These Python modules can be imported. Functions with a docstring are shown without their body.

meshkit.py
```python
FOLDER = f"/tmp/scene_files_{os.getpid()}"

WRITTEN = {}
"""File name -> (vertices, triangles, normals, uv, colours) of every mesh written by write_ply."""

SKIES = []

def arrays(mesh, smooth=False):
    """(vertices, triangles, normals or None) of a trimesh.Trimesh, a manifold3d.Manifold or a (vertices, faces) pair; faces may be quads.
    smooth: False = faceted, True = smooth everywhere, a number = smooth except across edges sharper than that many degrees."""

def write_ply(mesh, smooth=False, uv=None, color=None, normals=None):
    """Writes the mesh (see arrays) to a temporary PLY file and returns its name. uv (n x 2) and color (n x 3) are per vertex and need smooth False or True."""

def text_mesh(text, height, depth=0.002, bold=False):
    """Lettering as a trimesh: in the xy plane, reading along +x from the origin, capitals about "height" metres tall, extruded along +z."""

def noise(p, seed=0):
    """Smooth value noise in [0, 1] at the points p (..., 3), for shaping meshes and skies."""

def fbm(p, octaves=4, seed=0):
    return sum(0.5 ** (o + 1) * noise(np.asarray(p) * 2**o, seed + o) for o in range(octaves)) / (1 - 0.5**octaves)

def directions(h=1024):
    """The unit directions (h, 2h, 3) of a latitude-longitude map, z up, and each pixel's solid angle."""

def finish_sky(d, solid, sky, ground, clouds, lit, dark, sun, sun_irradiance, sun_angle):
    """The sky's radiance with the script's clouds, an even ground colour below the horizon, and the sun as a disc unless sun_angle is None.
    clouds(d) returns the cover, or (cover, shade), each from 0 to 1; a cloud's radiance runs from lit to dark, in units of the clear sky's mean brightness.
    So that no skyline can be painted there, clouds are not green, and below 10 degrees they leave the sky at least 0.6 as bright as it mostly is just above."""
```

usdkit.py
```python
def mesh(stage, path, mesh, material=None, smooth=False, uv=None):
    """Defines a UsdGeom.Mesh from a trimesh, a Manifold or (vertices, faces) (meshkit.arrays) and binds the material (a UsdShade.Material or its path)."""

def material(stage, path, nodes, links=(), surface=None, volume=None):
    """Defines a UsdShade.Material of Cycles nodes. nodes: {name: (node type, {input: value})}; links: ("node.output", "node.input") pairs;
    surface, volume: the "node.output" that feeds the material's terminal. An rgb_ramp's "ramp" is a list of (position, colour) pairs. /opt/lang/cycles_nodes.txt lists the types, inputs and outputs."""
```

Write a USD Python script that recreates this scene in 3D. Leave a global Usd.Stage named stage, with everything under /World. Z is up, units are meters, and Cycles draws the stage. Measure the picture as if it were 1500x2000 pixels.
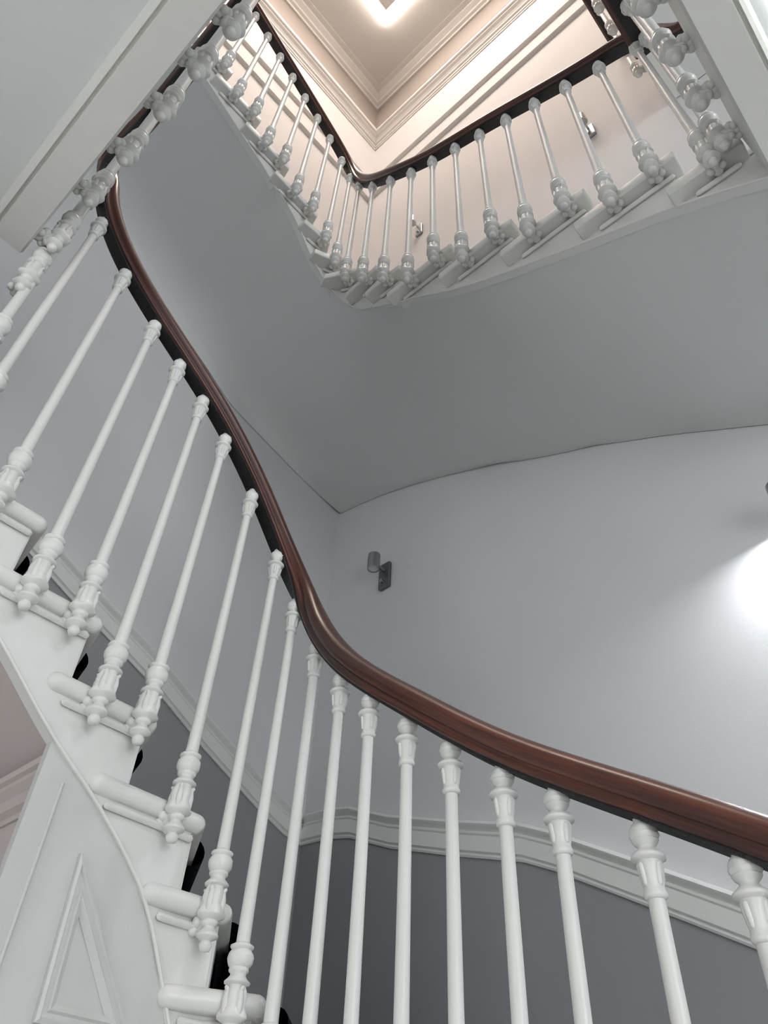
import math, numpy as np, trimesh, manifold3d as m3, usdkit
from shapely.geometry import Polygon
from scipy.interpolate import splprep, splev, CubicSpline
from pxr import Usd, UsdGeom, UsdLux, Gf, Sdf, UsdShade

stage = Usd.Stage.CreateInMemory()
UsdGeom.SetStageUpAxis(stage, 'Z'); UsdGeom.SetStageMetersPerUnit(stage, 1.0)
UsdGeom.Xform.Define(stage, '/World')
ZC = 1.644                      # eye height above the hall floor; heights below are measured from the eye
rng = np.random.default_rng(7)

# ---------------------------------------------------------------- camera
F_PX = 1479.6
cam = UsdGeom.Camera.Define(stage, '/World/camera')
RX = (0.7405828677898714, 0.6707402013419443, 0.04055364644391454)
UP = (0.44973724434031037, -0.5395996849118903, 0.7117363213270578)
FW = (-0.49927289831244986, 0.5088612407589683, 0.7012751319303496)
cam.AddTransformOp().Set(Gf.Matrix4d(*RX, 0, *UP, 0, *[-c for c in FW], 0, 0, 0, ZC, 1))
cam.CreateHorizontalApertureAttr(36.0); cam.CreateVerticalApertureAttr(48.0)
cam.CreateFocalLengthAttr(36.0 * F_PX / 1500)
cam.CreateFStopAttr(0.0); cam.CreateClippingRangeAttr((0.02, 200.0))
cam.CreateExposureAttr(0.2)

# ---------------------------------------------------------------- lights (daylight through the hall windows, warm ceiling light at the top)
def rect_light(name, loc, rot, w, h, power, color):
    l = UsdLux.RectLight.Define(stage, '/World/' + name)
    l.CreateWidthAttr(w); l.CreateHeightAttr(h); l.CreateIntensityAttr(power); l.CreateColorAttr(Gf.Vec3f(*color))
    l.AddTranslateOp().Set(Gf.Vec3d(*loc)); l.AddRotateXYZOp().Set(Gf.Vec3f(*rot))
    return l
HALL_WINDOW = dict(power=4.4, color=(1.0, 1.0, 0.99))
SIDE_WINDOW = dict(power=4.0, color=(0.96, 0.98, 1.0))
LANDING_WINDOW = dict(power=7.5, color=(0.96, 0.98, 1.0))
FRONT_LANDING_WINDOW = dict(power=2.2, color=(0.97, 0.99, 1.0))
TOP_FRAME_GLOW = 12.0
LAMP_GLOW = 900.0
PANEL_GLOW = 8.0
FRONT_Y, RIGHT_X, LEFT_X, BACK_Y = -4.4, 3.2, -2.5, 2.16
rect_light('hall_window_daylight', (.3, FRONT_Y + .03, 1.35), (90, 0, 180), 2.6, 2.1, **HALL_WINDOW)
rect_light('side_window_daylight', (RIGHT_X - .03, -.6, 2.15), (90, 0, 90), 2.2, 2.2, **SIDE_WINDOW)
rect_light('landing_window_daylight', (RIGHT_X - .03, .6, 2.22 + ZC + 1.6), (90, 0, 90), 1.3, 1.7, **LANDING_WINDOW)
rect_light('front_landing_window_daylight', (-.9, FRONT_Y + .03, 2.22 + ZC + 1.5), (90, 0, 180), 2.6, 1.7, **FRONT_LANDING_WINDOW)
#dome = UsdLux.DomeLight.Define(stage, '/World/sky'); dome.CreateIntensityAttr(0.3); dome.CreateColorAttr(Gf.Vec3f(.8, .9, 1.0))

# ---------------------------------------------------------------- materials
L = '/World/Looks/'
def paint(name, col, rough=.5, bump=.0, scale=60., vary=.03, coat=0.0, spec=.5):
    c = np.array(col)
    nodes = {'g': ('geometry', {}), 'n': ('noise_texture', {'scale': scale, 'detail': 4.0}), 'n2': ('noise_texture', {'scale': 1.7, 'detail': 2.0}),
             'r': ('rgb_ramp', {'ramp': [(.3, tuple(c * (1 - vary))), (.7, tuple(np.minimum(c * (1 + vary), 1)))]}),
             'b': ('bump', {'strength': bump, 'distance': .004}),
             'p': ('principled_bsdf', {'roughness': rough, 'coat_weight': coat, 'coat_roughness': .1, 'specular_ior_level': spec})}
    links = [('g.position', 'n.vector'), ('g.position', 'n2.vector'), ('n2.fac', 'r.fac'), ('r.color', 'p.base_color')]
    if bump: links += [('n.fac', 'b.height'), ('b.normal', 'p.normal')]
    return usdkit.material(stage, L + name, nodes, links, surface='p.BSDF')
def emit(name, col, strength):
    return usdkit.material(stage, L + name, {'e': ('emission', {'color': col, 'strength': strength})}, [], surface='e.emission')
def metal(name, col, rough):
    return usdkit.material(stage, L + name, {'g': ('geometry', {}), 'm': ('mapping', {'scale': (400., 400., 4.)}), 'n': ('noise_texture', {'scale': 1.0, 'detail': 2.0}),
        'b': ('bump', {'strength': .12, 'distance': .001}), 'p': ('principled_bsdf', {'base_color': col, 'metallic': 1.0, 'roughness': rough})},
        [('g.position', 'm.vector'), ('m.vector', 'n.vector'), ('n.fac', 'b.height'), ('b.normal', 'p.normal')], surface='p.BSDF')
WALL = paint('wall_paint', (.66, .662, .672), .75, .05, 160., .02)
DADO = paint('dark_grey_dado_paint', (.29, .30, .305), .6, .12, 160., .02)
SOFFIT = paint('soffit_paint', (.67, .685, .68), .8, .1, 120., .02)
PINK = paint('pale_pink_paint', (.56, .50, .485), .7, .1, 120., .02)
WHITE = paint('white_gloss_paint', (.74, .745, .725), .34, .18, 45., .025)
PANEL = paint('grey_white_panel_paint', (.60, .607, .598), .4, .15, 45., .02)
OLDWHITE = paint('old_white_gloss_paint', (.70, .705, .67), .38, .4, 30., .04)
CEIL = paint('ceiling_cream_paint', (.62, .61, .585), .8, .0, 60., .01)
TAUPE = paint('taupe_paint', (.33, .30, .275), .8, .0, 60., .01)
CREAM = paint('cornice_cream_paint', (.66, .645, .62), .6, .0, 60., .01)
FLOOR = paint('floor_stone', (.64, .63, .60), .5, .2, 20., .06)
CARPET = paint('black_carpet', (.012, .014, .019), .95, .6, 900., .2, spec=.1)
IRON = paint('black_iron', (.012, .011, .012), .5, .4, 200., .2)
STEEL = metal('brushed_steel', (.42, .43, .45), .33)
CHROME = metal('polished_steel', (.75, .74, .72), .12)
DARKSTEEL = metal('dark_steel', (.20, .205, .215), .45)
GREYSTEEL = metal('grey_steel', (.34, .345, .355), .42)
LENS = paint('frosted_lens', (.55, .56, .57), .3)
LAMPLENS = emit('lit_lamp', (.93, .97, 1.0), LAMP_GLOW)
TOPGLOW = emit('lit_ceiling_frame', (1.0, .83, .715), TOP_FRAME_GLOW)
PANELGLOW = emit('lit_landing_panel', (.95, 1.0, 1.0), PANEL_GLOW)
GLASS = usdkit.material(stage, L + 'window_glass', {'t': ('transparent_bsdf', {}), 'g': ('glossy_bsdf', {'roughness': .02}), 'f': ('fresnel', {'IOR': 1.45}), 'm': ('mix_closure', {})},
                        [('f.fac', 'm.fac'), ('t.BSDF', 'm.closure1'), ('g.BSDF', 'm.closure2')], surface='m.closure')
WOOD = usdkit.material(stage, L + 'polished_mahogany', {
    'u': ('attribute', {'attribute': 'grain'}), 'm': ('mapping', {'scale': (5., 130., 130.)}), 'n': ('noise_texture', {'scale': 1.0, 'detail': 5.0, 'roughness': .6, 'distortion': .6}),
    'm2': ('mapping', {'scale': (2., 9., 9.)}), 'n2': ('noise_texture', {'scale': 1.0, 'detail': 2.0}),
    'r': ('rgb_ramp', {'ramp': [(.3, (.040, .010, .006)), (.55, (.098, .023, .011)), (.75, (.16, .041, .018))]}),
    'r2': ('rgb_ramp', {'ramp': [(.3, (.45, .45, .5)), (.65, (1., 1., 1.))]}), 'x': ('mix', {'mix_type': 'multiply', 'fac': 1.0}),
    'p': ('principled_bsdf', {'roughness': .38, 'coat_weight': .22, 'coat_roughness': .15})},
    [('u.vector', 'm.vector'), ('m.vector', 'n.vector'), ('n.fac', 'r.fac'), ('u.vector', 'm2.vector'), ('m2.vector', 'n2.vector'), ('n2.fac', 'r2.fac'),
     ('r.color', 'x.color1'), ('r2.color', 'x.color2'), ('x.color', 'p.base_color')], surface='p.BSDF')

# ---------------------------------------------------------------- scene helpers
used = {}
def path_for(name, parent=None):
    base = (parent.GetPath().pathString if parent else '/World') + '/'
    k = used.get(base + name, 0); used[base + name] = k + 1
    return base + (name if k == 0 else '%s_%03d' % (name, k))
def tag(p, label=None, cat=None, group=None, kind=None):
    p = p.GetPrim() if hasattr(p, 'GetPrim') else p
    for k, v in (('label', label), ('category', cat), ('group', group), ('kind', kind)):
        if v: p.SetCustomDataByKey(k, v)
    return p
def thing(name, label=None, cat=None, group=None, kind=None, loc=(0, 0, 0), rz=0.0):
    x = UsdGeom.Xform.Define(stage, path_for(name)); x.AddTranslateOp().Set(Gf.Vec3d(*map(float, loc)))
    if rz: x.AddRotateZOp().Set(float(rz))
    return tag(x, label, cat, group, kind)
def obj(name, mesh, mat, parent=None, smooth=30, **kw):
    m = usdkit.mesh(stage, path_for(name, parent), mesh, mat, smooth=smooth)
    return tag(m, **kw)
def Z(p): return np.asarray(p, float) + np.array([0, 0, ZC])
def box(x0, x1, y0, y1, z0, z1):
    b = trimesh.creation.box((x1 - x0, y1 - y0, z1 - z0)); b.apply_translation(((x0 + x1) / 2, (y0 + y1) / 2, (z0 + z1) / 2)); return b
def cat(*ms):
    out = []
    for m in ms:
        v, f, _ = usdkit.meshkit.arrays(m); out.append(trimesh.Trimesh(v, f, process=False))
    return trimesh.util.concatenate(out)
def ball(c, r, n=12): return m3.Manifold.sphere(r, n).translate([float(v) for v in c])
def hull(balls): return m3.Manifold.batch_hull(balls)
def rounded_box(x0, x1, y0, y1, z0, z1, r, n=12):
    return hull([ball((a, b, c), r, n) for a in (x0 + r, x1 - r) for b in (y0 + r, y1 - r) for c in (z0 + r, z1 - r)])
def lathe(profile, n=24, lobe=None):
    """profile: rows (radius, z[, lobe depth]); four-leaf relief where the third number is given."""
    P = np.array([(*p, 0.)[:3] for p in profile], float); a = np.arange(n) * 2 * math.pi / n
    R = P[:, 0:1] * (1 + P[:, 2:3] * (np.abs(np.cos(2 * a))[None] - .55))
    v = np.stack([R * np.cos(a), R * np.sin(a), np.repeat(P[:, 1:2], n, 1)], -1).reshape(-1, 3)
    f = []
    for i in range(len(P) - 1):
        j = np.arange(n); k = (j + 1) % n
        f.append(np.stack([i * n + j, i * n + k, (i + 1) * n + k, (i + 1) * n + j], 1))
    f = np.vstack(f); f = np.vstack([f[:, [0, 1, 2]], f[:, [0, 2, 3]]])
    v = np.vstack([v, [[0, 0, P[0, 1]], [0, 0, P[-1, 1]]]]); m = len(v)
    j = np.arange(n); k = (j + 1) % n
    f = np.vstack([f, np.stack([np.full(n, m - 2), k, j], 1), np.stack([np.full(n, m - 1), (len(P) - 1) * n + j, (len(P) - 1) * n + k], 1)])
    return trimesh.Trimesh(v, f, process=False)
def frames(P):
    P = np.asarray(P, float); t = np.gradient(P, axis=0); t /= np.linalg.norm(t, axis=1)[:, None]
    lat = np.cross(t, [0, 0, 1.]); lat /= np.linalg.norm(lat, axis=1)[:, None]
    return t, lat, np.cross(lat, t)
def sweep(P, prof, closed=True, cap=True, plumb=False):
    """Sweeps a profile of (lateral, up) points along P; lateral is to the right of travel."""
    P = np.asarray(P, float); t, lat, up = frames(P)
    if plumb: up = np.tile([0, 0, 1.], (len(P), 1))
    Q = np.asarray(prof, float); n = len(Q)
    v = (P[:, None] + lat[:, None] * Q[None, :, 0:1] + up[:, None] * Q[None, :, 1:2]).reshape(-1, 3)
    f = []; e = n if closed else n - 1
    j = np.arange(e); k = (j + 1) % n
    for i in range(len(P) - 1):
        f.append(np.stack([i * n + j, i * n + k, (i + 1) * n + k, (i + 1) * n + j], 1))
    f = np.vstack(f); f = np.vstack([f[:, [0, 1, 2]], f[:, [0, 2, 3]]])
    if cap and closed:
        _, tf = trimesh.creation.triangulate_polygon(Polygon(Q), engine='earcut') if False else (None, np.array([[0, a, a + 1] for a in range(1, n - 1)]))
        f = np.vstack([f, tf[:, ::-1], tf + (len(P) - 1) * n])
    m = trimesh.Trimesh(v, f, process=False)
    if m.is_watertight and m.volume < 0: m.invert()
    return m
def mitred(corners, prof, normal_axis):
    """A moulding along a polyline of corners lying on walls (mitres come from plan normals). prof: (out of wall, up)."""
    C = np.asarray(corners, float); N = np.asarray(normal_axis, float)
    Q = np.asarray(prof, float); n = len(Q)
    v = (C[:, None] + N[:, None] * Q[None, :, 0:1] + np.array([0, 0, 1.]) * Q[None, :, 1:2]).reshape(-1, 3)
    f = []; j = np.arange(n); k = (j + 1) % n
    for i in range(len(C) - 1): f.append(np.stack([i * n + j, i * n + k, (i + 1) * n + k, (i + 1) * n + j], 1))
    f = np.vstack(f); f = np.vstack([f[:, [0, 1, 2]], f[:, [0, 2, 3]]])
    tf = np.array([[0, a, a + 1] for a in range(1, n - 1)]); f = np.vstack([f, tf[:, ::-1], tf + (len(C) - 1) * n])
    m = trimesh.Trimesh(v, f, process=False)
    if m.volume < 0: m.invert()
    return m
def tube(P, r, n=8):
    a = np.arange(n) * 2 * math.pi / n
    return sweep(P, np.stack([r * np.cos(a), r * np.sin(a)], 1))
def grid_mesh(G):
    """G: (n, m, 3) grid of points."""
    n, m = G.shape[:2]; i = np.arange(n * m).reshape(n, m)
    f = np.stack([i[:-1, :-1], i[1:, :-1], i[1:, 1:], i[:-1, 1:]], -1).reshape(-1, 4)
    return trimesh.Trimesh(G.reshape(-1, 3), np.vstack([f[:, [0, 1, 2]], f[:, [0, 2, 3]]]), process=False)

# ---------------------------------------------------------------- the plan of the stair (from the photograph)
R_UP, R_LO = .175, .1686
Z0_UP, Z0_LO = 2.221, -.8012
RANK = {20: 0, 19: 1, 18: 1, 17: 2, 16: 2, 15: 3, 14: 3, 13: 4, 12: 4, 11: 5, 10: 6, 9: 7, 8: 8, 7: 9, 6: 10, 5: 10, 4: 11, 3: 11, 2: 12, 1: 12, 0: 13, -1: 13}
for k in range(21, 30): RANK[k] = -((k - 19) // 2)
for k in range(-9, 1): RANK[k] = 13 + (-k) // 2
RANK_LO = {**RANK, 1: 13, 0: 14}
UP_HEAD = {}
for k in range(-9, 24):
    zt = Z0_UP + RANK[k] * R_UP; lng = k % 2 if k <= 6 else 1 - k % 2
    if k <= 6: UP_HEAD[k] = (-1.5404, .9086 - (6 - k) * .1187, zt + .9474 + lng * R_UP / 2)
    elif k >= 12: UP_HEAD[k] = (-1.0431 + (k - 12) * .1382, 1.1202, zt + .9474 + lng * R_UP / 2)
    else:
        xy = [(-1.5367, 1.0239), (-1.5135, 1.0916), (-1.4598, 1.1254), (-1.3286, 1.1195), (-1.1859, 1.1175)][k - 7]
        UP_HEAD[k] = (*xy, zt + .9474 + [.049, .0532, .0875, .0326, .0487][k - 7])
LO_HEAD = {18: (-.366, 1.105, .411), 17: (-.4985, 1.105, .4875), 16: (-.641, 1.107, .580), 15: (-.747, 1.108, .651), 14: (-.867, 1.11, .743), 13: (-.982, 1.11, .834), 12: (-1.0986, 1.11, .936),
           11: (-1.215, 1.1205, 1.042), 10: (-1.338, 1.132, 1.196), 9: (-1.432, 1.108, 1.369), 8: (-1.463, 1.036, 1.533), 7: (-1.4684, .902, 1.6975), 6: (-1.468, .7606, 1.841),
           5: (-1.468, .648, 1.928), 4: (-1.468, .536, 2.002), 3: (-1.468, .416, 2.084), 2: (-1.466, .2666, 2.1995), 1: (-1.466, .13, 2.341), 0: (-1.460, .068, 2.452)}
for k in range(19, 28): LO_HEAD[k] = (-.366 + (k - 18) * .125, 1.105, .411 - (k - 18) * .0838)
UP_HEAD = {k: np.array(v) for k, v in UP_HEAD.items()}; LO_HEAD = {k: np.array(v) for k, v in LO_HEAD.items()}

class Line:
    """The plan curve under a balustrade: parameter = distance from its lowest baluster; left of travel is the well."""
    def __init__(s, heads, ks):
        s.ks = ks; xy = np.array([heads[k][:2] for k in ks])
        tck, u = splprep(xy.T, s=2e-5, k=3)
        fine = np.linspace(0, 1, 1500); s.xy = np.array(splev(fine, tck)).T
        s.s = np.r_[0, np.cumsum(np.linalg.norm(np.diff(s.xy, axis=0), axis=1))]
        s.at = {k: np.interp(uu, fine, s.s) for k, uu in zip(ks, u)}
        s.len = s.s[-1]
    def pt(s, t, off=0.0):
        t = np.atleast_1d(np.asarray(t, float)); e = .004
        p = s.raw(t); d = s.raw(t + e) - s.raw(t - e); d /= np.linalg.norm(d, axis=1)[:, None]
        return p + np.stack([d[:, 1], -d[:, 0]], 1) * off, d      # positive offset: to the right of travel = towards the walls
    def raw(s, t):
        a = s.xy[0] - s.xy[4]; a /= np.linalg.norm(a); b = s.xy[-1] - s.xy[-5]; b /= np.linalg.norm(b)
        x = np.stack([np.interp(t, s.s, s.xy[:, 0]), np.interp(t, s.s, s.xy[:, 1])], 1)
        return x + np.clip(-t, 0, None)[:, None] * a + np.clip(t - s.len, 0, None)[:, None] * b
STRING, RETURN, TH = .045, .024, .045

def wall_hit(p, ang):
    """From an inner point towards the walls: ang 0 = +y (back wall) ... 90 = -x (left wall)."""
    d = np.array([-math.sin(math.radians(ang)), math.cos(math.radians(ang))])
    ts = []
    if d[1] > 1e-6: ts.append((BACK_Y - p[1]) / d[1])
    if d[0] < -1e-6: ts.append((LEFT_X - p[0]) / d[0])
    return p + d * (min(ts) - .004)

class Flight:
    def __init__(s, heads, ks, z0, r, first, last, angles, front_off, rank=RANK, fixed={}):
        s.line = Line(heads, ks); s.z0, s.r, s.first, s.last = z0, r, first, last
        at = s.line.at; s.front = {}
        for n in range(first, last + 2):
            mine = [k for k in ks if rank[k] == n]
            if mine:
                k = max(mine); d = min(front_off, (at[k] - at[k + 1]) * .5 if k + 1 in at else front_off)
                if len(mine) == 1 and k + 1 in at: d = (at[k] - at[k + 1]) * .5
                d = fixed.get(n, d)
                s.front[n] = at[k] - d
            else: s.front[n] = s.front[n - 1] + .24
        s.ang = {n: angles.get(n, 0 if n < 5 else 90) for n in s.front}
    def z(s, n): return s.z0 + n * s.r
    def angle_at(s, t):
        ns = sorted(s.front); return np.interp(t, [s.front[n] for n in ns], [s.ang[n] for n in ns])

ANG = {5: 13, 6: 27, 7: 41, 8: 53, 9: 60, 10: 72, 11: 76, 12: 82}
UPF = Flight(UP_HEAD, list(range(20, -10, -1)), Z0_UP, R_UP, 0, 17, ANG, .083)
LOF = Flight({**LO_HEAD, 0: np.array((-1.466, .068, 2.452))}, list(range(27, -1, -1)), Z0_LO, R_LO, -4, 17, ANG, .095, RANK_LO, {12: .135, 11: .078, 10: .058, 9: .105, 8: .058})

def build_stair(fl, root, bottom, zwall, outer_mat, foot=0.0, tail=0.0, STRING=STRING, square=False):
    """bottom: function of the string parameter giving the lower edge; zwall(x, y) the soffit height at the walls."""
    ln = fl.line
    for n in range(fl.first, fl.last + 1):
        z = fl.z(n); a = fl.front[n]; b = fl.front[n + 1] + .018
        ins = [ln.pt(t, RETURN + TH / 2)[0][0] for t in np.linspace(a + TH / 2, b, 4)]
        o0, o1 = wall_hit(ln.pt(a + TH / 2, STRING)[0][0], fl.ang[n]), wall_hit(ln.pt(b, STRING)[0][0], fl.ang[n + 1])
        lim = lambda q: np.array([max(q[0], LEFT_X + TH / 2 + .003), min(q[1], BACK_Y - TH / 2 - .003)])
        outs = [lim(o0), lim(o1)]
        if n in (7,) : outs.append(lim(np.array([LEFT_X, BACK_Y])))
        pts = ins + outs
        if square:                                       # crisp mitred returns that oversail the string
            rr = .007; ins = [ln.pt(t, RETURN + rr)[0][0] for t in np.linspace(a + rr, fl.front[n + 1] + .060, 4)]
            bk = [ln.pt(t, STRING - .004)[0][0] for t in np.linspace(a + rr, fl.front[n + 1] + .060, 4)]
            core = [ln.pt(t, RETURN + rr)[0][0] for t in (a + rr, b)]
            nose = hull([ball((*p, z - h + ZC), rr, 8) for p in core + outs for h in (rr, TH - rr)]) + hull([ball((*p, z - h + ZC), rr, 8) for p in ins + bk for h in (rr, TH - rr)])
        else:
            run = fl.front[n + 1] + (.095 if 7 <= n <= 9 else .055)
            ext = [ln.pt(t, o)[0][0] for t in np.linspace(a + TH / 2, run, 4) for o in (RETURN + TH / 2, STRING + .004)]
            nose = hull([ball((*p, z - TH / 2 + ZC), TH / 2, 14) for p in pts]) + hull([ball((*p, z - TH / 2 + ZC), TH / 2, 14) for p in ext])
        t = obj('tread', nose, WHITE, root, smooth=40)
        # small moulding under the nosing return, and the riser below the nosing
        q = np.linspace(a + .035, (b - .02) if square else run - .03, 6); xy = ln.pt(q, STRING - .008)[0]
        f0 = ln.pt(a + .026, STRING - .004)[0][0]; f1 = wall_hit(f0, fl.ang[n])
        bead = cat(hull([ball((*xy[0], z - TH - .016 + ZC), .0085, 8), ball((*xy[1], z - TH - .016 + ZC), .0085, 8)]),
                   *[hull([ball((*xy[i], z - TH - .016 + ZC), .0085, 8), ball((*xy[i + 1], z - TH - .016 + ZC), .0085, 8)]) for i in range(1, 5)])
        obj('nosing_bead', bead, WHITE, t)
        d = (f1 - f0) / np.linalg.norm(f1 - f0); nb = np.array([d[1], -d[0]])
        if np.dot(nb, ln.pt(a)[1][0]) < 0: nb = -nb
        zl = z - fl.r - .004
        f1 = f1 - d * .012; R = [f0 + d * .012, f1, f1 + nb * .012, f0 + d * .012 + nb * .018]
        rp = trimesh.creation.extrude_polygon(Polygon(R), fl.r - TH + .006); rp.apply_translation((0, 0, zl + ZC))
        if not (foot and n == fl.first): obj('riser', rp, WHITE, root, smooth=False)
    # cut string: stepped on top, sweeping edge below
    ts, tops = [], []
    if foot: ts += list(np.linspace(fl.front[fl.first] - foot, fl.front[fl.first] + .028, 6)); tops += [fl.z(fl.first) - TH + .004] * 6
    for n in range(fl.first, fl.last + 1):
        a = fl.front[n] + .03; b = fl.front[n + 1] + .03
        q = np.linspace(a, b, 7)
        ts += list(q); tops += [fl.z(n) - TH + .004] * 7
    if tail: ts += list(np.linspace(fl.front[fl.last + 1] + .032, fl.front[fl.last + 1] + tail, 6)); tops += [fl.z(fl.last + 1) - TH + .004] * 6
    ts, tops = np.array(ts), np.array(tops)
    pi, _ = ln.pt(ts, STRING); po, _ = ln.pt(ts, STRING + .03); zb = bottom(ts, pi)
    ring = np.stack([np.c_[pi, zb], np.c_[pi, tops], np.c_[po, tops], np.c_[po, zb], np.c_[pi, zb]], 1) + [0, 0, ZC]
    m = grid_mesh(ring)
    s_ = obj('string', m, WHITE, root, smooth=35)
    pb, _ = ln.pt(np.linspace(ts[0], ts[-1], 90), STRING - .001)
    tb = np.linspace(ts[0], ts[-1], 90)
    obj('string_bead', tube(np.c_[pb, bottom(tb, pb) + .004 + ZC], .0042), WHITE, s_, smooth=60)
    # plastered soffit
    tt = np.linspace(ts[0], ts[-1], 120); inner, _ = ln.pt(tt, STRING + .004); zi = bottom(tt, inner) + .004
    G = []
    for p, zz, t in zip(inner, zi, tt):
        o = wall_hit(p, float(fl.angle_at(t))); zo = zwall(o[0], o[1], zz)
        w = np.r_[np.linspace(0, .72, 8), np.linspace(.76, .96, 8), .98, 1.0][:, None]
        c = .17 * np.clip((BACK_Y - .25 - o[1]) / .5, 0, 1) if o[0] < LEFT_X + .02 else 0
        e = np.clip((w - .74) / .26, 0, 1)
        G.append(np.c_[p + (o - p) * w, zz + (zo + .6 * c - zz) * w - c * (1 - np.sqrt(np.clip(1 - e * e, 0, 1)))])
    G = np.array(G); G[:, :, 2] += ZC
    k = np.array([.08, .24, .36, .24, .08])
    for _ in range(6):                                       # smooth the wall side a little where the winders fan out
        S = G.copy(); S[2:-2] = sum(k[i] * G[i:len(G) - 4 + i] for i in range(5)); S[:, 0] = G[:, 0]; S[:, -1, :2] = G[:, -1, :2]; G = S
    top = G + [0, 0, .03]
    sof = cat(grid_mesh(G[:, ::-1]), grid_mesh(top), grid_mesh(np.stack([G[0], top[0]], 1)), grid_mesh(np.stack([G[-1], top[-1]], 1)))
    obj('soffit', sof, outer_mat, root, smooth=50)

# upper flight: edges read off the photograph
RL = 2.221                                                     # first landing floor
UP_STRING = .078
UB = np.array([(.143, 1.165, 1.985), (-.038, 1.165, 2.115), (-.363, 1.165, 2.295), (-.809, 1.165, 2.567), (-1.091, 1.165, 2.803), (-1.282, 1.165, 2.957), (-1.427, 1.165, 3.134)]) * (1.198 / 1.165)
UB = np.vstack([UB, [(-1.595, 1.17, 3.48)], np.array([(-1.58, 1.0385, 3.505), (-1.58, .9173, 3.667), (-1.58, .6976, 3.850), (-1.58, .434, 4.010), (-1.58, .229, 4.135), (-1.58, -.3, 4.45), (-1.58, -1.2, 5.02)]) * (1.618 / 1.58)])
def edge_function(line, pts, STRING=STRING):
    cand = np.linspace(-.5, line.len + .5, 3000)
    tt = [cand[np.argmin(np.linalg.norm(line.pt(cand, STRING)[0] - p[:2], axis=1))] for p in pts]
    z = [p[2] for p in pts]
    tt = np.array(tt); o = np.argsort(tt); tt, z = tt[o], np.array(z)[o]
    keep = np.r_[True, np.diff(tt) > 1e-3]; tt, z = tt[keep], z[keep]
    from scipy.interpolate import PchipInterpolator
    f = PchipInterpolator(tt, z); lo = (z[1] - z[0]) / (tt[1] - tt[0]); hi = (z[-1] - z[-2]) / (tt[-1] - tt[-2])
    def g(t, xy=None):
        t = np.asarray(t, float); tc = np.clip(t, tt[0], tt[-1])
        return f(tc) + (t < tt[0]) * (t - tt[0]) * lo + (t > tt[-1]) * (t - tt[-1]) * hi
    return g
ub = edge_function(UPF.line, UB, UP_STRING)
def keep_below_treads(fl, f):
    t = np.arange(-.5, fl.line.len + .5, .004); z = f(t); ns = sorted(fl.front)
    for n in range(fl.first, fl.last + 1): z = np.where((t > fl.front[n] + .0) & (t < fl.front[n + 1] + .03), np.minimum(z, fl.z(n) - TH - .016), z)
    from scipy.ndimage import gaussian_filter1d, minimum_filter1d
    z = np.minimum(gaussian_filter1d(minimum_filter1d(z, 9), 6), z)
    z = np.maximum(z, RL - .238)                          # the foot runs out flush with the landing's underside
    return lambda q, xy=None: np.interp(q, t, z)
ub = keep_below_treads(UPF, ub)
def zwall_up(x, y, zi):
    if y > BACK_Y - 6e-3: return max(RL - .238 - (20 if zi < 1.5 else 0), float(np.interp(x, [-2.5, -1.95, -1.49, -1.154, -.86, -.6, -.2, .3], [3.19, 3.09, 2.88, 2.714, 2.577, 2.45, 2.207, 1.90])))
    return float(np.interp(y, [-1.3, -.3, 0, .4, .8, 1.2, 1.7, 2.16], [5.06, 4.46, 4.26, 4.00, 3.74, 3.50, 3.30, 3.19]))
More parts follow.
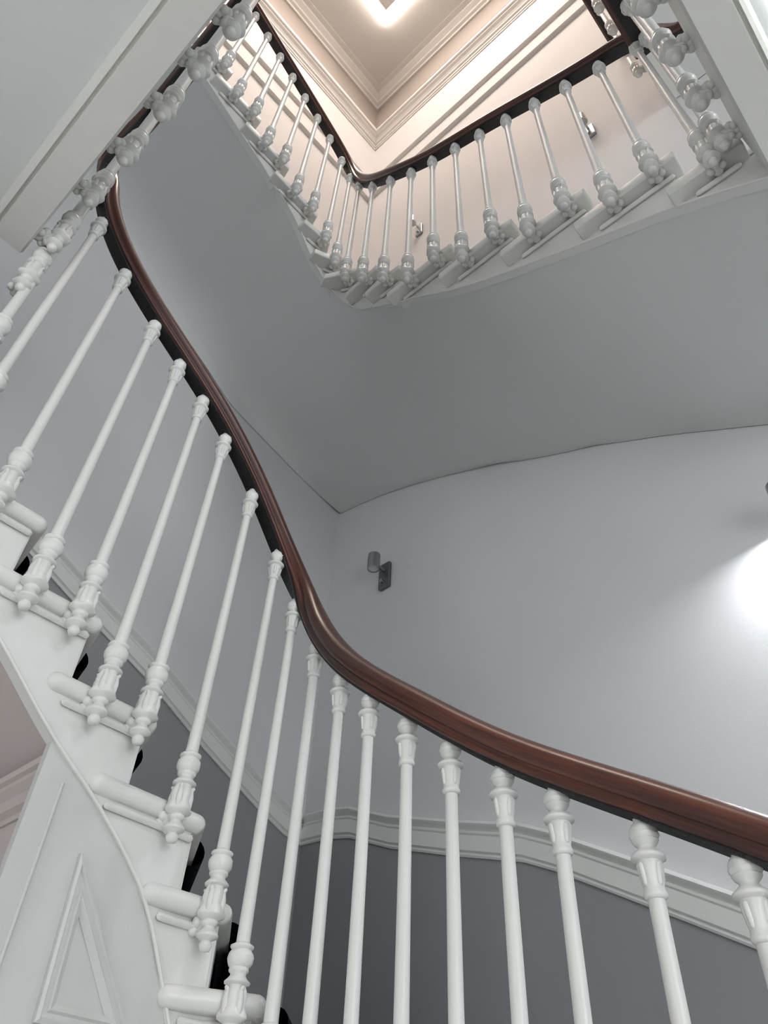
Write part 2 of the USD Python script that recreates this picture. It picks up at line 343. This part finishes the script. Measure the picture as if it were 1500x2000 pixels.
upper = thing('staircase', 'upper white staircase flight with grey plastered soffit, curving up across the middle of the stairwell', 'staircase')
build_stair(UPF, upper, ub, zwall_up, SOFFIT, foot=.245, STRING=UP_STRING, square=True)

# lower flight
LB = np.array([(.5, 1.15, -1.62), (.1, 1.15, -1.33), (-.363, 1.15, -1.03), (-.809, 1.15, -.72), (-1.091, 1.15, -.47), (-1.282, 1.15, -.26), (-1.42, 1.15, -.02), (-1.49, 1.09, .20), (-1.5, 1.011, .309), (-1.5, .975, .39), (-1.5, .902, .505), (-1.5, .811, .59),
               (-1.5, .725, .658), (-1.5, .597, .743), (-1.5, .404, .895), (-1.5, .15, 1.07), (-1.5, -.9, 1.85)])
lb = edge_function(LOF.line, LB)
def zwall_lo(x, y, zi):
    if y > BACK_Y - 6e-3: return zwall_up(x, y, -9) - 3.13
    return float(np.interp(y, [-.9, .15, .404, .597, .9, 1.2, 1.7, 2.16], [1.85, 1.07, .895, .743, .56, .40, .20, .06]))
lower = thing('staircase', 'lower white staircase flight with cut string, winders and panelled spandrel, nearest the camera', 'staircase')
build_stair(LOF, lower, lb, zwall_lo, PINK)

# black carpet runner on the lower flight: one strip that folds over every tread
def runner(fl, n0, n1, inset_in, inset_out):
    parts = []
    for n in range(n0, n1 + 1):
        z = fl.z(n) + ZC; rows = []
        def across(t, ang):
            p = fl.line.pt(t, STRING)[0][0]; o = wall_hit(p, ang); d = (o - p) / np.linalg.norm(o - p); w = np.linalg.norm(o - p)
            return p + d * inset_in, o - d * inset_out
        A, B = fl.front[n], fl.front[n + 1]
        path = [(B + .026, fl.ang[n + 1], z + .012), *[(A + .012 - .034 * math.sin(math.radians(a)), fl.ang[n], z - .022 + .034 * math.cos(math.radians(a))) for a in range(0, 181, 20)],
                (A + .012, fl.ang[n], z - .056), (A + .020, fl.ang[n], z - .075), (A + .018, fl.ang[n], z - fl.r + .012)]
        G = np.array([[np.r_[across(t, a)[0], zz], np.r_[across(t, a)[1], zz]] for t, a, zz in path])
        parts.append(grid_mesh(G))
    return cat(*parts)
obj('stair_carpet', runner(LOF, -4, 17, .165, .14), CARPET, smooth=40, label='black carpet runner folded over the treads of the lower stair flight', cat='carpet')

# ---------------------------------------------------------------- balusters
BASE = [(.004, -.101), (.010, -.099), (.0135, -.092), (.0135, -.087), (.010, -.0815), (.013, -.079), (.023, -.074), (.024, -.070), (.019, -.064), (.013, -.058), (.012, -.054), (.0165, -.050), (.018, -.046), (.0165, -.042), (.020, -.039),
        (.0285, -.034, .1), (.029, -.029, .15), (.026, -.022, .2), (.0215, -.012, .25), (.0225, .002, .3), (.022, .012, .28), (.0195, .020, .22), (.019, .025, .1), (.026, .0275), (.027, .031), (.022, .036), (.0165, .042), (.0165, .046), (.020, .049), (.0215, .053),
        (.020, .057), (.0225, .060), (.0265, .067), (.0275, .075), (.026, .083), (.0205, .090), (.0245, .094), (.0245, .098), (.019, .101), (.0148, .104)]
HEAD = [(.0126, -.110), (.0165, -.107), (.0170, -.102), (.0152, -.098), (.0150, -.093, .06), (.0158, -.084, .12), (.0172, -.072, .16), (.0186, -.062, .12), (.0178, -.058), (.0240, -.0555), (.0258, -.052), (.0245, -.0485), (.0165, -.043), (.0130, -.039), (.0128, -.036),
        (.0165, -.0325, .06), (.0198, -.027, .10), (.0188, -.0255, .10), (.0214, -.021, .12), (.0214, -.018, .12), (.0202, -.0165, .12), (.0206, -.012, .10), (.0170, -.006, .06), (.0128, -.001), (.012, .006)]
base_v = lathe(BASE, 24); head_v = lathe(HEAD, 20)
for P in (head_v, base_v):                                    # leaves and paint-clogged casting: a little irregular
    n = np.array(usdkit.meshkit.noise(P.vertices * 130.0)).reshape(-1) if hasattr(usdkit.meshkit, 'noise') else np.zeros(len(P.vertices))
    rad = P.vertices.copy(); rad[:, 2] = 0; P.vertices += rad * (n - n.mean())[:, None] * .10
ARM = cat(hull([ball((.010, 0, -.040), .015), ball((.036, 0, -.052), .013)]), hull([ball((.036, 0, -.052), .013), ball((.052, 0, -.050), .016)]),
          ball((.030, .013, -.040), .013), ball((.030, -.013, -.040), .013), ball((.040, .016, -.056), .012), ball((.040, -.016, -.056), .012), ball((.022, 0, -.066), .012))
def leaf(chain, n=4, a0=math.pi / 4):
    out = []
    for i in range(n):
        a = a0 + i * 2 * math.pi / n
        pts = [(r * math.cos(a), r * math.sin(a), z, q) for r, z, q in chain]
        for p, q in zip(pts, pts[1:]): out.append(hull([ball(p[:3], p[3], 8), ball(q[:3], q[3], 8)]))
    return cat(*out)
base_v = cat(base_v, leaf([(.0195, -.024, .0075), (.0205, -.004, .0075), (.0185, .014, .006), (.0235, .019, .0042)]))
head_v = cat(head_v, leaf([(.0135, -.090, .0042), (.0150, -.074, .0050), (.0168, -.064, .0042)]))
def rotz(m, a):
    m = m.copy(); m.apply_transform(trimesh.transformations.rotation_matrix(a, [0, 0, 1])); return m
def baluster(root, xy, z_tread, z_head, out, rough=False):
    """out: plan direction from the well towards the string that carries the bracket."""
    a = math.atan2(out[1], out[0]); mat = WHITE
    x, y = float(xy[0]), float(xy[1])
    lo, hi = z_tread + .100, z_head - .104
    taper = lathe([(.0148, lo), (.0138, lo + .25 * (hi - lo)), (.0122, hi - .05), (.0122, hi)], 16)
    taper.apply_translation((x, y, ZC)); b = obj('baluster', taper, mat, root, smooth=50)
    m = rotz(base_v, a); m.apply_translation((x, y, z_tread + ZC)); obj('base', m, mat, b, smooth=45)
    m = rotz(ARM, a); m.apply_translation((x, y, z_tread + ZC)); obj('bracket', m, OLDWHITE if rough else mat, b, smooth=60)
    m = rotz(head_v, a + .4); m.apply_translation((x, y, z_head + ZC)); obj('capital', m, mat, b, smooth=45)

half = [(0, 0.004), (.0255, .004), (.0275, .008), (.0275, .015), (.0245, .019), (.0265, .022), (.0325, .025), (.0365, .031), (.0375, .039), (.0350, .049), (.0275, .058), (.0150, .0635), (0, .065)]
RAILPROF = np.array([(-u, v) for u, v in half[1:-1]][::-1] + [(0, .004)] + half[1:-1] + [(0, .065)])
RAILPROF = np.array([(0, .004)] + half[1:-1] + [(0, .065)] + [(-u, v) for u, v in half[1:-1]][::-1])
def smooth_path(P, n, s=1e-4):
    tck, u = splprep(np.asarray(P, float).T, s=s, k=3); return np.array(splev(np.linspace(0, 1, n), tck)).T
def handrail(root, P, name='handrail'):
    P = np.asarray(P, float) + [0, 0, ZC]
    m = sweep(P, RAILPROF)
    r = usdkit.mesh(stage, path_for(name, root), m, WOOD, smooth=True); tag(r, 'dark polished mahogany handrail')
    s = np.r_[0, np.cumsum(np.linalg.norm(np.diff(P, axis=0), axis=1))]; n = len(RAILPROF)
    g = np.stack([np.repeat(s, n), np.tile(RAILPROF[:, 0], len(P)), np.tile(RAILPROF[:, 1], len(P))], 1)
    UsdGeom.PrimvarsAPI(r).CreatePrimvar('grain', Sdf.ValueTypeNames.Float3Array, 'vertex').Set([Gf.Vec3f(*map(float, q)) for q in g])
    core = sweep(P, [(-.0215, -.002), (.0215, -.002), (.0215, .0045), (-.0215, .0045)])
    obj('core_rail', core, IRON, r, smooth=False, label='black iron bar under the wooden rail')

# lower flight: rail climbs from the right, round the winders, up the left side, then turns along the first landing
bal = thing('balustrade', 'lower stair balustrade of white cast balusters under a dark mahogany handrail, sweeping across the front', 'balustrade')
RL = 2.221                                                     # first landing floor
pts = [LO_HEAD[k] for k in range(26, -1, -1)] + [np.array(p) for p in [(-1.449, .052, 2.56), (-1.427, .050, 2.71), (-1.387, .053, 2.86), (-1.32, .057, 3.00), (-1.23, .058, 3.11), (-1.11, .058, 3.18), (-.97, .058, RL + .985)]]
handrail(bal, np.vstack([smooth_path(pts, 260, 2e-4), np.c_[np.linspace(-.94, .03, 12), np.full(12, .058), np.full(12, RL + .985)]]))
lo_axis = LOF.line
for k in range(26, -1, -1):
    h = LO_HEAD[k]; t = lo_axis.at[k]; p, d = lo_axis.pt(t); out = np.array([d[0][1], -d[0][0]])
    zt = Z0_LO + RANK_LO[k] * R_LO - (.02 if k == 9 else .012 if k == 8 else 0)
    baluster(bal, h[:2], zt, h[2], out)
b2 = thing('balustrade', 'white baluster row on the first landing edge, seen from below at the upper left', 'balustrade')
for x in (.0, -.16, -.32, -.50, -.68, -.82, -.97, -1.145, -1.32):
    baluster(b2, (x, .058), RL, RL + .985 - (.20 if x < -1.3 else 0), (0, -1), rough=True)
baluster(b2, (-1.405, .056), RL - R_LO, 2.80, (-.5, -.87), rough=True)
baluster(b2, (-1.452, .054), RL - 2 * R_LO, 2.54, (-1, 0), rough=True)

# upper flight
bu = thing('balustrade', 'upper stair balustrade with dark handrail and slim white balusters, climbing below the ceiling', 'balustrade')
pts = [UP_HEAD[k] for k in range(23, -10, -1)]
handrail(bu, smooth_path(pts, 200, 2e-4))
for k in range(20, -10, -1):
    h = UP_HEAD[k]; t = UPF.line.at[k]; p, d = UPF.line.pt(t)
    baluster(bu, h[:2], Z0_UP + RANK[k] * R_UP, h[2], np.array([d[0][1], -d[0][0]]))
# landing balustrade on the right
br = thing('balustrade', 'white baluster row on the right-hand landing edge at the top right, seen steeply from below', 'balustrade')
handrail(br, np.c_[np.full(30, .082), np.linspace(.02, 1.165, 30), np.full(30, RL + .985)])
for y in (.13, .27, .405, .545, .69, .83, .97, 1.10):
    baluster(br, (.104, y), RL, RL + .985, (1, 0))
# top landing balustrade
TL = 5.30
bt = thing('balustrade', 'distant white baluster row with thin brown rail on the topmost landing', 'balustrade')
handrail(bt, np.c_[np.full(30, .028), np.linspace(.0, 2.13, 30), np.full(30, TL + .985)])
for y in np.arange(.16, 2.1, .15): baluster(bt, (.046, y), TL, TL + .985, (1, 0))

# ---------------------------------------------------------------- landings
def slab(root, poly, z0, z1, mat, name='slab'):
    p = trimesh.creation.extrude_polygon(Polygon(poly), z1 - z0); p.apply_translation((0, 0, z0 + ZC)); return obj(name, p, mat, root, smooth=False)
def landing(label, x0, xr, yf, y1, zf, d, w):
    """L-shaped landing round the front and right of the well: boxed, moulded edge (fascia, flat underside, groove, cove), plastered underside."""
    t = thing('landing', label, 'landing')
    prof = [(0, 0), (0, -d + .012), (.006, -d), (.72 * w, -d), (.76 * w, -d + .010), (.79 * w, -d + .011), (.82 * w, -d + .001), (.90 * w, -d + .006), (w, -d + .030), (w, 0)]
    C = [(x0, yf, zf + ZC), (xr, yf, zf + ZC), (xr, y1, zf + ZC)]
    obj('fascia', mitred(C, prof, [(0, -1, 0), (1, -1, 0), (1, 0, 0)]), OLDWHITE, t, smooth=25)
    e = w - .003
    slab(t, [(x0, yf - e), (xr + e, yf - e), (xr + e, y1), (xr + .22, y1), (xr + .22, BACK_Y - .005), (RIGHT_X - .005, BACK_Y - .005), (RIGHT_X - .005, FRONT_Y + .005), (LEFT_X + .005, FRONT_Y + .005), (LEFT_X + .005, -1.0), (x0, -1.0)], zf - d + .028, zf - .002, SOFFIT, 'soffit')
    return t
land1 = landing('grey-white landing overhead with moulded white edge, crossing the upper left and top right corners', -1.485, .150, .009, 1.155, RL, .262, .118)
slab(land1, [(-.02, 1.20), (.37, 1.20), (.37, BACK_Y - .005), (-.02, BACK_Y - .005)], RL - .028, RL - .003, SOFFIT, 'slab')
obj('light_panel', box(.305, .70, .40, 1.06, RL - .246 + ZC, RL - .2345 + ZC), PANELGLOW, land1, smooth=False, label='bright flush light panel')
land2 = landing('white edge of the topmost landing behind the right-hand balusters', -1.47, .092, .009, BACK_Y - .005, TL, .262, .118)

# ---------------------------------------------------------------- spandrel under the lower flight, wall and cornice behind it
def spandrel():
    ln = LOF.line
    t_end = ln.s[np.argmin(np.abs(ln.pt(ln.s, STRING)[0][:, 1] - .597) + 10 * (ln.pt(ln.s, STRING)[0][:, 0] > -1.4))]
    tt = np.linspace(LOF.front[-4] + .03, t_end, 70)
    a, _ = ln.pt(tt, STRING + .006); b, _ = ln.pt(tt, STRING + .026); zt = lb(tt) + .012; z0 = np.full(len(tt), -ZC)
    zt = np.maximum(zt, z0 + .01)
    ring = np.stack([np.c_[a, z0], np.c_[a, zt], np.c_[b, zt], np.c_[b, z0], np.c_[a, z0]], 1) + [0, 0, ZC]
    m = grid_mesh(ring); end = np.array([[*a[-1], 0], [*b[-1], 0], [*b[-1], zt[-1] + ZC], [*a[-1], zt[-1] + ZC]])
    return cat(m, trimesh.Trimesh(end, [[0, 1, 2], [0, 2, 3]], process=False)), float(a[-1][0])
sp, SX = spandrel()
spd = obj('spandrel', sp, PANEL, lower, smooth=35)
# raised bead of the stile and the mitred triangular panel moulding
SXF = SX + .001
sb = trimesh.creation.cylinder(.004, .66 + ZC, sections=10); sb.apply_translation((SXF, .651, .34 + ZC / 2)); obj('stile_bead', sb, PANEL, spd, smooth=60)
def frame(tri, w, h0):
    """A picture-frame moulding with mitred corners round a triangle (y, z) on the spandrel's face."""
    T = np.asarray(tri, float); rings = []
    prof = [(0, 0), (0, .010), (.006, .013), (.010, .007), (.018, .007), (.022, .012), (.027, .008), (w, .002), (w, 0)]
    pg = Polygon(T); c = T.mean(0)
    out = []
    for i in range(3):
        p, q, r_ = T[i - 1], T[i], T[(i + 1) % 3]
        u = (p - q) / np.linalg.norm(p - q); v = (r_ - q) / np.linalg.norm(r_ - q); bis = (u + v) / np.linalg.norm(u + v)
        sinh = math.sqrt((1 - u @ v) / 2); out.append(bis / max(sinh, .15))
    V = np.array([[(SXF + h, *(T[i] + out[i] * o)) for o, h in prof] for i in (0, 1, 2, 0)])
    V[:, :, 2] += ZC
    return grid_mesh(V)
obj('panel_moulding', frame([(.732, .552), (.945, .268), (.742, .268)], .034, 0), PANEL, spd, smooth=20)

hallwall = thing('trim_1', kind='structure')
obj('understair_wall', box(LEFT_X + .003, SX - .03, .665, .745, 0, .72 + ZC), PINK, hallwall, smooth=False)
prof = [(0, 0), (.006, 0), (.008, .012), (.022, .020), (.024, .030), (.028, .040), (.045, .055), (.048, .062), (.058, .066), (.058, .082), (0, .082)]
obj('understair_cornice', mitred([(LEFT_X + .003, .665, .645 + ZC), (SX - .022, .665, .645 + ZC)], prof, [(0, -1, 0)] * 2), PINK, hallwall, smooth=20)

# ---------------------------------------------------------------- room shell
TOPZ = 10.20
def struct(name, mesh, mat, parent=None, smooth=False): return obj(name, mesh, mat, parent, smooth=smooth, kind=None if parent else 'structure')
LEFT_TOP, TOP_STEP = -2.60, 5.0
CZ = 9.20                                                      # underside of the cornice
floor = struct('floor', box(LEFT_X - .15, RIGHT_X + .15, FRONT_Y - .15, BACK_Y + .15, -.12, 0), FLOOR)
wb = struct('wall_back', box(LEFT_X - .22, RIGHT_X + .12, BACK_Y, BACK_Y + .12, 0, CZ + .2 + ZC), WALL)
wl = struct('wall_left', cat(box(LEFT_X - .22, LEFT_X, FRONT_Y, BACK_Y, 0, TOP_STEP + ZC), box(LEFT_X - .22, LEFT_TOP, FRONT_Y, BACK_Y, TOP_STEP + ZC, CZ + .2 + ZC)), WALL)
wr = struct('wall_right', box(RIGHT_X, RIGHT_X + .12, FRONT_Y, BACK_Y, 0, CZ + .2 + ZC), WALL)
wf = struct('wall_front', box(LEFT_X - .22, RIGHT_X + .12, FRONT_Y - .12, FRONT_Y, 0, CZ + .2 + ZC), WALL)
# dark dado paint below the dado rail (a skin 4 mm proud)
DB = [(-2.33, 1.215), (-2.2, 1.19), (-1.98, 1.10), (-1.69, 1.01), (-1.39, .925), (-1.28, .875), (-1.02, .735), (-.765, .595), (.9, -.33)]
DL = [(-.2, 2.20), (.15, 2.05), (.61, 1.855), (.84, 1.755), (1.26, 1.59), (1.58, 1.43), (1.88, 1.30), (2.05, 1.24)]
zc_dado = 1.225
bk = [(LEFT_X, zc_dado)] + DB; lf = DL + [(BACK_Y, zc_dado)]
def skin(pts, axis, fixed, t):
    V = []
    for u, z in pts:
        for zz in (0.0, z + .03 + ZC):
            for o in (0, t): V.append((u, fixed - o, zz) if axis == 'x' else (fixed + o, u, zz))
    V = np.array(V).reshape(len(pts), 4, 3)[:, [0, 1, 3, 2, 0]]
    return grid_mesh(V)
struct('dado_paint', skin(bk, 'x', BACK_Y, .004), DADO, wb)
struct('dado_paint', skin(lf, 'y', LEFT_X, .004), DADO, wl)
dprof = [(0, 0), (.012, 0), (.016, .007), (.011, .015), (.020, .021), (.020, .026), (.018, .074), (.022, .080), (.022, .085), (.016, .090), (.030, .104), (.034, .112), (.030, .121), (.016, .126), (0, .126)]
dr1 = mitred([(x, BACK_Y, z + ZC) for x, z in bk], dprof, [(1, -1, 0)] + [(0, -1, 0)] * len(DB))
dr2 = mitred([(LEFT_X, y, z + ZC) for y, z in lf], dprof, [(1, 0, 0)] * len(DL) + [(1, -1, 0)])
obj('trim_2', cat(dr1), WHITE, smooth=20, kind='structure'); obj('trim_3', cat(dr2), WHITE, smooth=20, kind='structure')

# picture rails and cornice round the top of the well
ring = lambda o, z: [(LEFT_TOP, FRONT_Y, z), (LEFT_TOP, BACK_Y, z), (RIGHT_X, BACK_Y, z), (RIGHT_X, FRONT_Y, z), (LEFT_TOP, FRONT_Y, z)]
RN = [(1, 1, 0), (1, -1, 0), (-1, -1, 0), (-1, 1, 0), (1, 1, 0)]
pr = [(0, 0), (.030, .004), (.038, .012), (.038, .026), (.028, .036), (0, .042)]
n_trim = 4
for z in (7.78, 8.20):
    obj('trim_%d' % n_trim, mitred(ring(0, z + ZC), pr, RN), CREAM, smooth=20, kind='structure'); n_trim += 1
cor = [(0, 0), (.012, 0), (.016, .018), (.026, .022), (.030, .05), (.048, .058), (.052, .075), (.072, .10), (.10, .115), (.104, .135), (.125, .14), (.128, .17), (.128, .20), (0, .20)]
obj('trim_%d' % n_trim, mitred(ring(0, CZ + ZC), cor, RN), CREAM, smooth=20, kind='structure'); n_trim += 1
# deep coved upstand above the cornice, second cornice, ceiling with light frame
UPX0, UPX1, UPY0, UPY1 = LEFT_TOP + .10, RIGHT_X - .10, FRONT_Y + .10, BACK_Y - .13
UZ0, UZ1 = CZ + .2, TOPZ
r0 = [(UPX0, UPY0), (UPX0, UPY1), (UPX1, UPY1), (UPX1, UPY0), (UPX0, UPY0)]
V = np.array([[(x, y, UZ0 + ZC), (x, y, UZ1 + ZC), (x + (-.04 if x < 0 else .04), y + (-.04 if y < 0 else .04), UZ1 + ZC), (x + (-.04 if x < 0 else .04), y + (-.04 if y < 0 else .04), UZ0 + ZC), (x, y, UZ0 + ZC)] for x, y in r0])
obj('trim_%d' % n_trim, grid_mesh(V), TAUPE, smooth=False, kind='structure'); n_trim += 1
cor2 = [(0, 0), (.02, 0), (.03, .03), (.06, .04), (.07, .07), (.12, .10), (.125, .13), (.18, .135), (.18, .16), (0, .16)]
obj('trim_%d' % n_trim, mitred([(x, y, UZ1 - .16 + ZC) for x, y in r0], cor2, RN), CREAM, smooth=20, kind='structure'); n_trim += 1
ce = struct('ceiling', box(LEFT_X - .25, RIGHT_X + .12, FRONT_Y - .12, BACK_Y + .12, UZ1 + ZC, UZ1 + .12 + ZC), CEIL)

# ceiling light: a square lit frame with a cream inset and a lit centre
fx0, fy1 = -1.83, 1.43; S = 2.4
cl = thing('ceiling_light', 'square white glowing frame light in the middle of the high ceiling', 'ceiling light')
def square(x0, y1, s, w, z0, z1, bev):
    o = [(x0, y1), (x0 + s, y1), (x0 + s, y1 - s), (x0, y1 - s), (x0, y1)]
    V = []
    for i, (x, y) in enumerate(o):
        sx = 1 if x == x0 else -1; sy = -1 if y == y1 else 1
        V.append([(x, y, z1), (x, y, z0 + bev), (x + sx * bev, y + sy * bev, z0), (x + sx * (w - bev), y + sy * (w - bev), z0), (x + sx * w, y + sy * w, z0 + bev), (x + sx * w, y + sy * w, z1)])
    return grid_mesh(np.array(V) + [0, 0, ZC])
obj('glowing_frame', square(fx0, fy1, S, .065, UZ1 - .055, UZ1, .015), TOPGLOW, cl, smooth=False, label='glowing outer frame')
obj('inset', square(fx0 + .10, fy1 - .10, S - .20, .12, UZ1 - .048, UZ1, .005), CREAM, cl, smooth=False)
obj('glowing_centre', box(fx0 + .22, fx0 + S - .22, fy1 - S + .22, fy1 - .22, UZ1 - .03 + ZC, UZ1 + ZC - .001), TOPGLOW, cl, smooth=False, label='glowing centre')

# windows (outside the frame) whose daylight lights the hall
def window(name, x, y, z0, w, h, axis):
    t = thing(name, kind='structure'); f = .07
    def bx_(a0, a1, c0, c1, d0, d1):
        return box(x + a0, x + a1, y + d0, y + d1, c0, c1) if axis == 'x' else box(x + d0, x + d1, y + a0, y + a1, c0, c1)
    s = .02
    obj('window_frame', cat(bx_(-w / 2 - f, w / 2 + f, z0 - f, z0, -s, s), bx_(-w / 2 - f, w / 2 + f, z0 + h, z0 + h + f, -s, s), bx_(-w / 2 - f, -w / 2, z0, z0 + h, -s, s), bx_(w / 2, w / 2 + f, z0, z0 + h, -s, s)), WHITE, t, smooth=False)
window('window_1', .3, FRONT_Y + .022, .30, 2.6, 2.1, 'x')
window('window_2', RIGHT_X - .022, -.6, 1.05, 2.2, 2.2, 'y')
window('window_4', -.9, FRONT_Y + .022, 2.22 + ZC + .65, 2.6, 1.7, 'x')
window('window_3', RIGHT_X - .022, .6, 2.22 + ZC + .75, 1.3, 1.7, 'y')

# ---------------------------------------------------------------- wall lamps
def wall_lamp(x, z, label, body, plate, lens, lit=False):
    t = thing('wall_lamp', label, 'wall lamp', loc=(x, BACK_Y, z + ZC))
    y = -.001
    p = hull([ball((sx * .030, y - .006 - d, sz * .074), .006, 8) for sx in (-1, 1) for sz in (-1, 1) for d in (0, .010)])
    pl = obj('back_plate', p, plate, t, smooth=30)
    knob = trimesh.creation.cylinder(.011, .014, sections=20); knob.apply_transform(trimesh.transformations.rotation_matrix(math.pi / 2, [1, 0, 0])); knob.apply_translation((-.006, -.029, -.040)); obj('switch', knob, STEEL if not lit else body, pl)
    st = trimesh.creation.cylinder(.009, .05, sections=16); st.apply_transform(trimesh.transformations.rotation_matrix(math.pi / 2, [1, 0, 0])); st.apply_translation((0, -.045, .03)); obj('stem', st, body, t)
    cy = -.098; r = .032
    sh = lathe([(r * .96, -.048), (r, -.045), (r, .042), (r * .96, .046), (r * .5, .047)], 32)
    inner = lathe([(r * .86, -.0482), (r * .97, -.0482), (r * .97, -.044), (r * .86, -.044)], 32)
    outer = np.array([(r * .96, -.048), (r, -.045), (r, .042), (r * .96, .046), (.001, .047)])
    a = np.arange(33) * 2 * math.pi / 32
    full = np.array([(.86 * r, -.040), (.86 * r, -.048), *outer])
    G = np.stack([np.stack([q[0] * np.cos(a), q[0] * np.sin(a), np.full(33, q[1])], 1) for q in full], 0)
    g = grid_mesh(G); g.apply_translation((0, cy, .038)); hd = obj('lamp_head', g, body, t, smooth=40)
    ln = trimesh.creation.cylinder(.86 * r, .003, sections=32); ln.apply_translation((0, cy, .038 - .040)); obj('lens', ln, LAMPLENS if lit else lens, hd, smooth=False)
wall_lamp(-2.075, 2.48, 'dark steel spot lamp on a small plate, alone on the grey lower wall', GREYSTEEL, DARKSTEEL, LENS)
wall_lamp(-.248, 1.76, 'lit spot lamp at the right edge casting a bright pool on the lower wall', STEEL, STEEL, LENS, lit=True)
wall_lamp(-1.885, 6.13, 'small shiny spot lamp high up between the upper balusters near the corner', CHROME, STEEL, LENS)
wall_lamp(-.37, 5.47, 'small shiny spot lamp high up on the right of the upper wall', CHROME, STEEL, LENS)
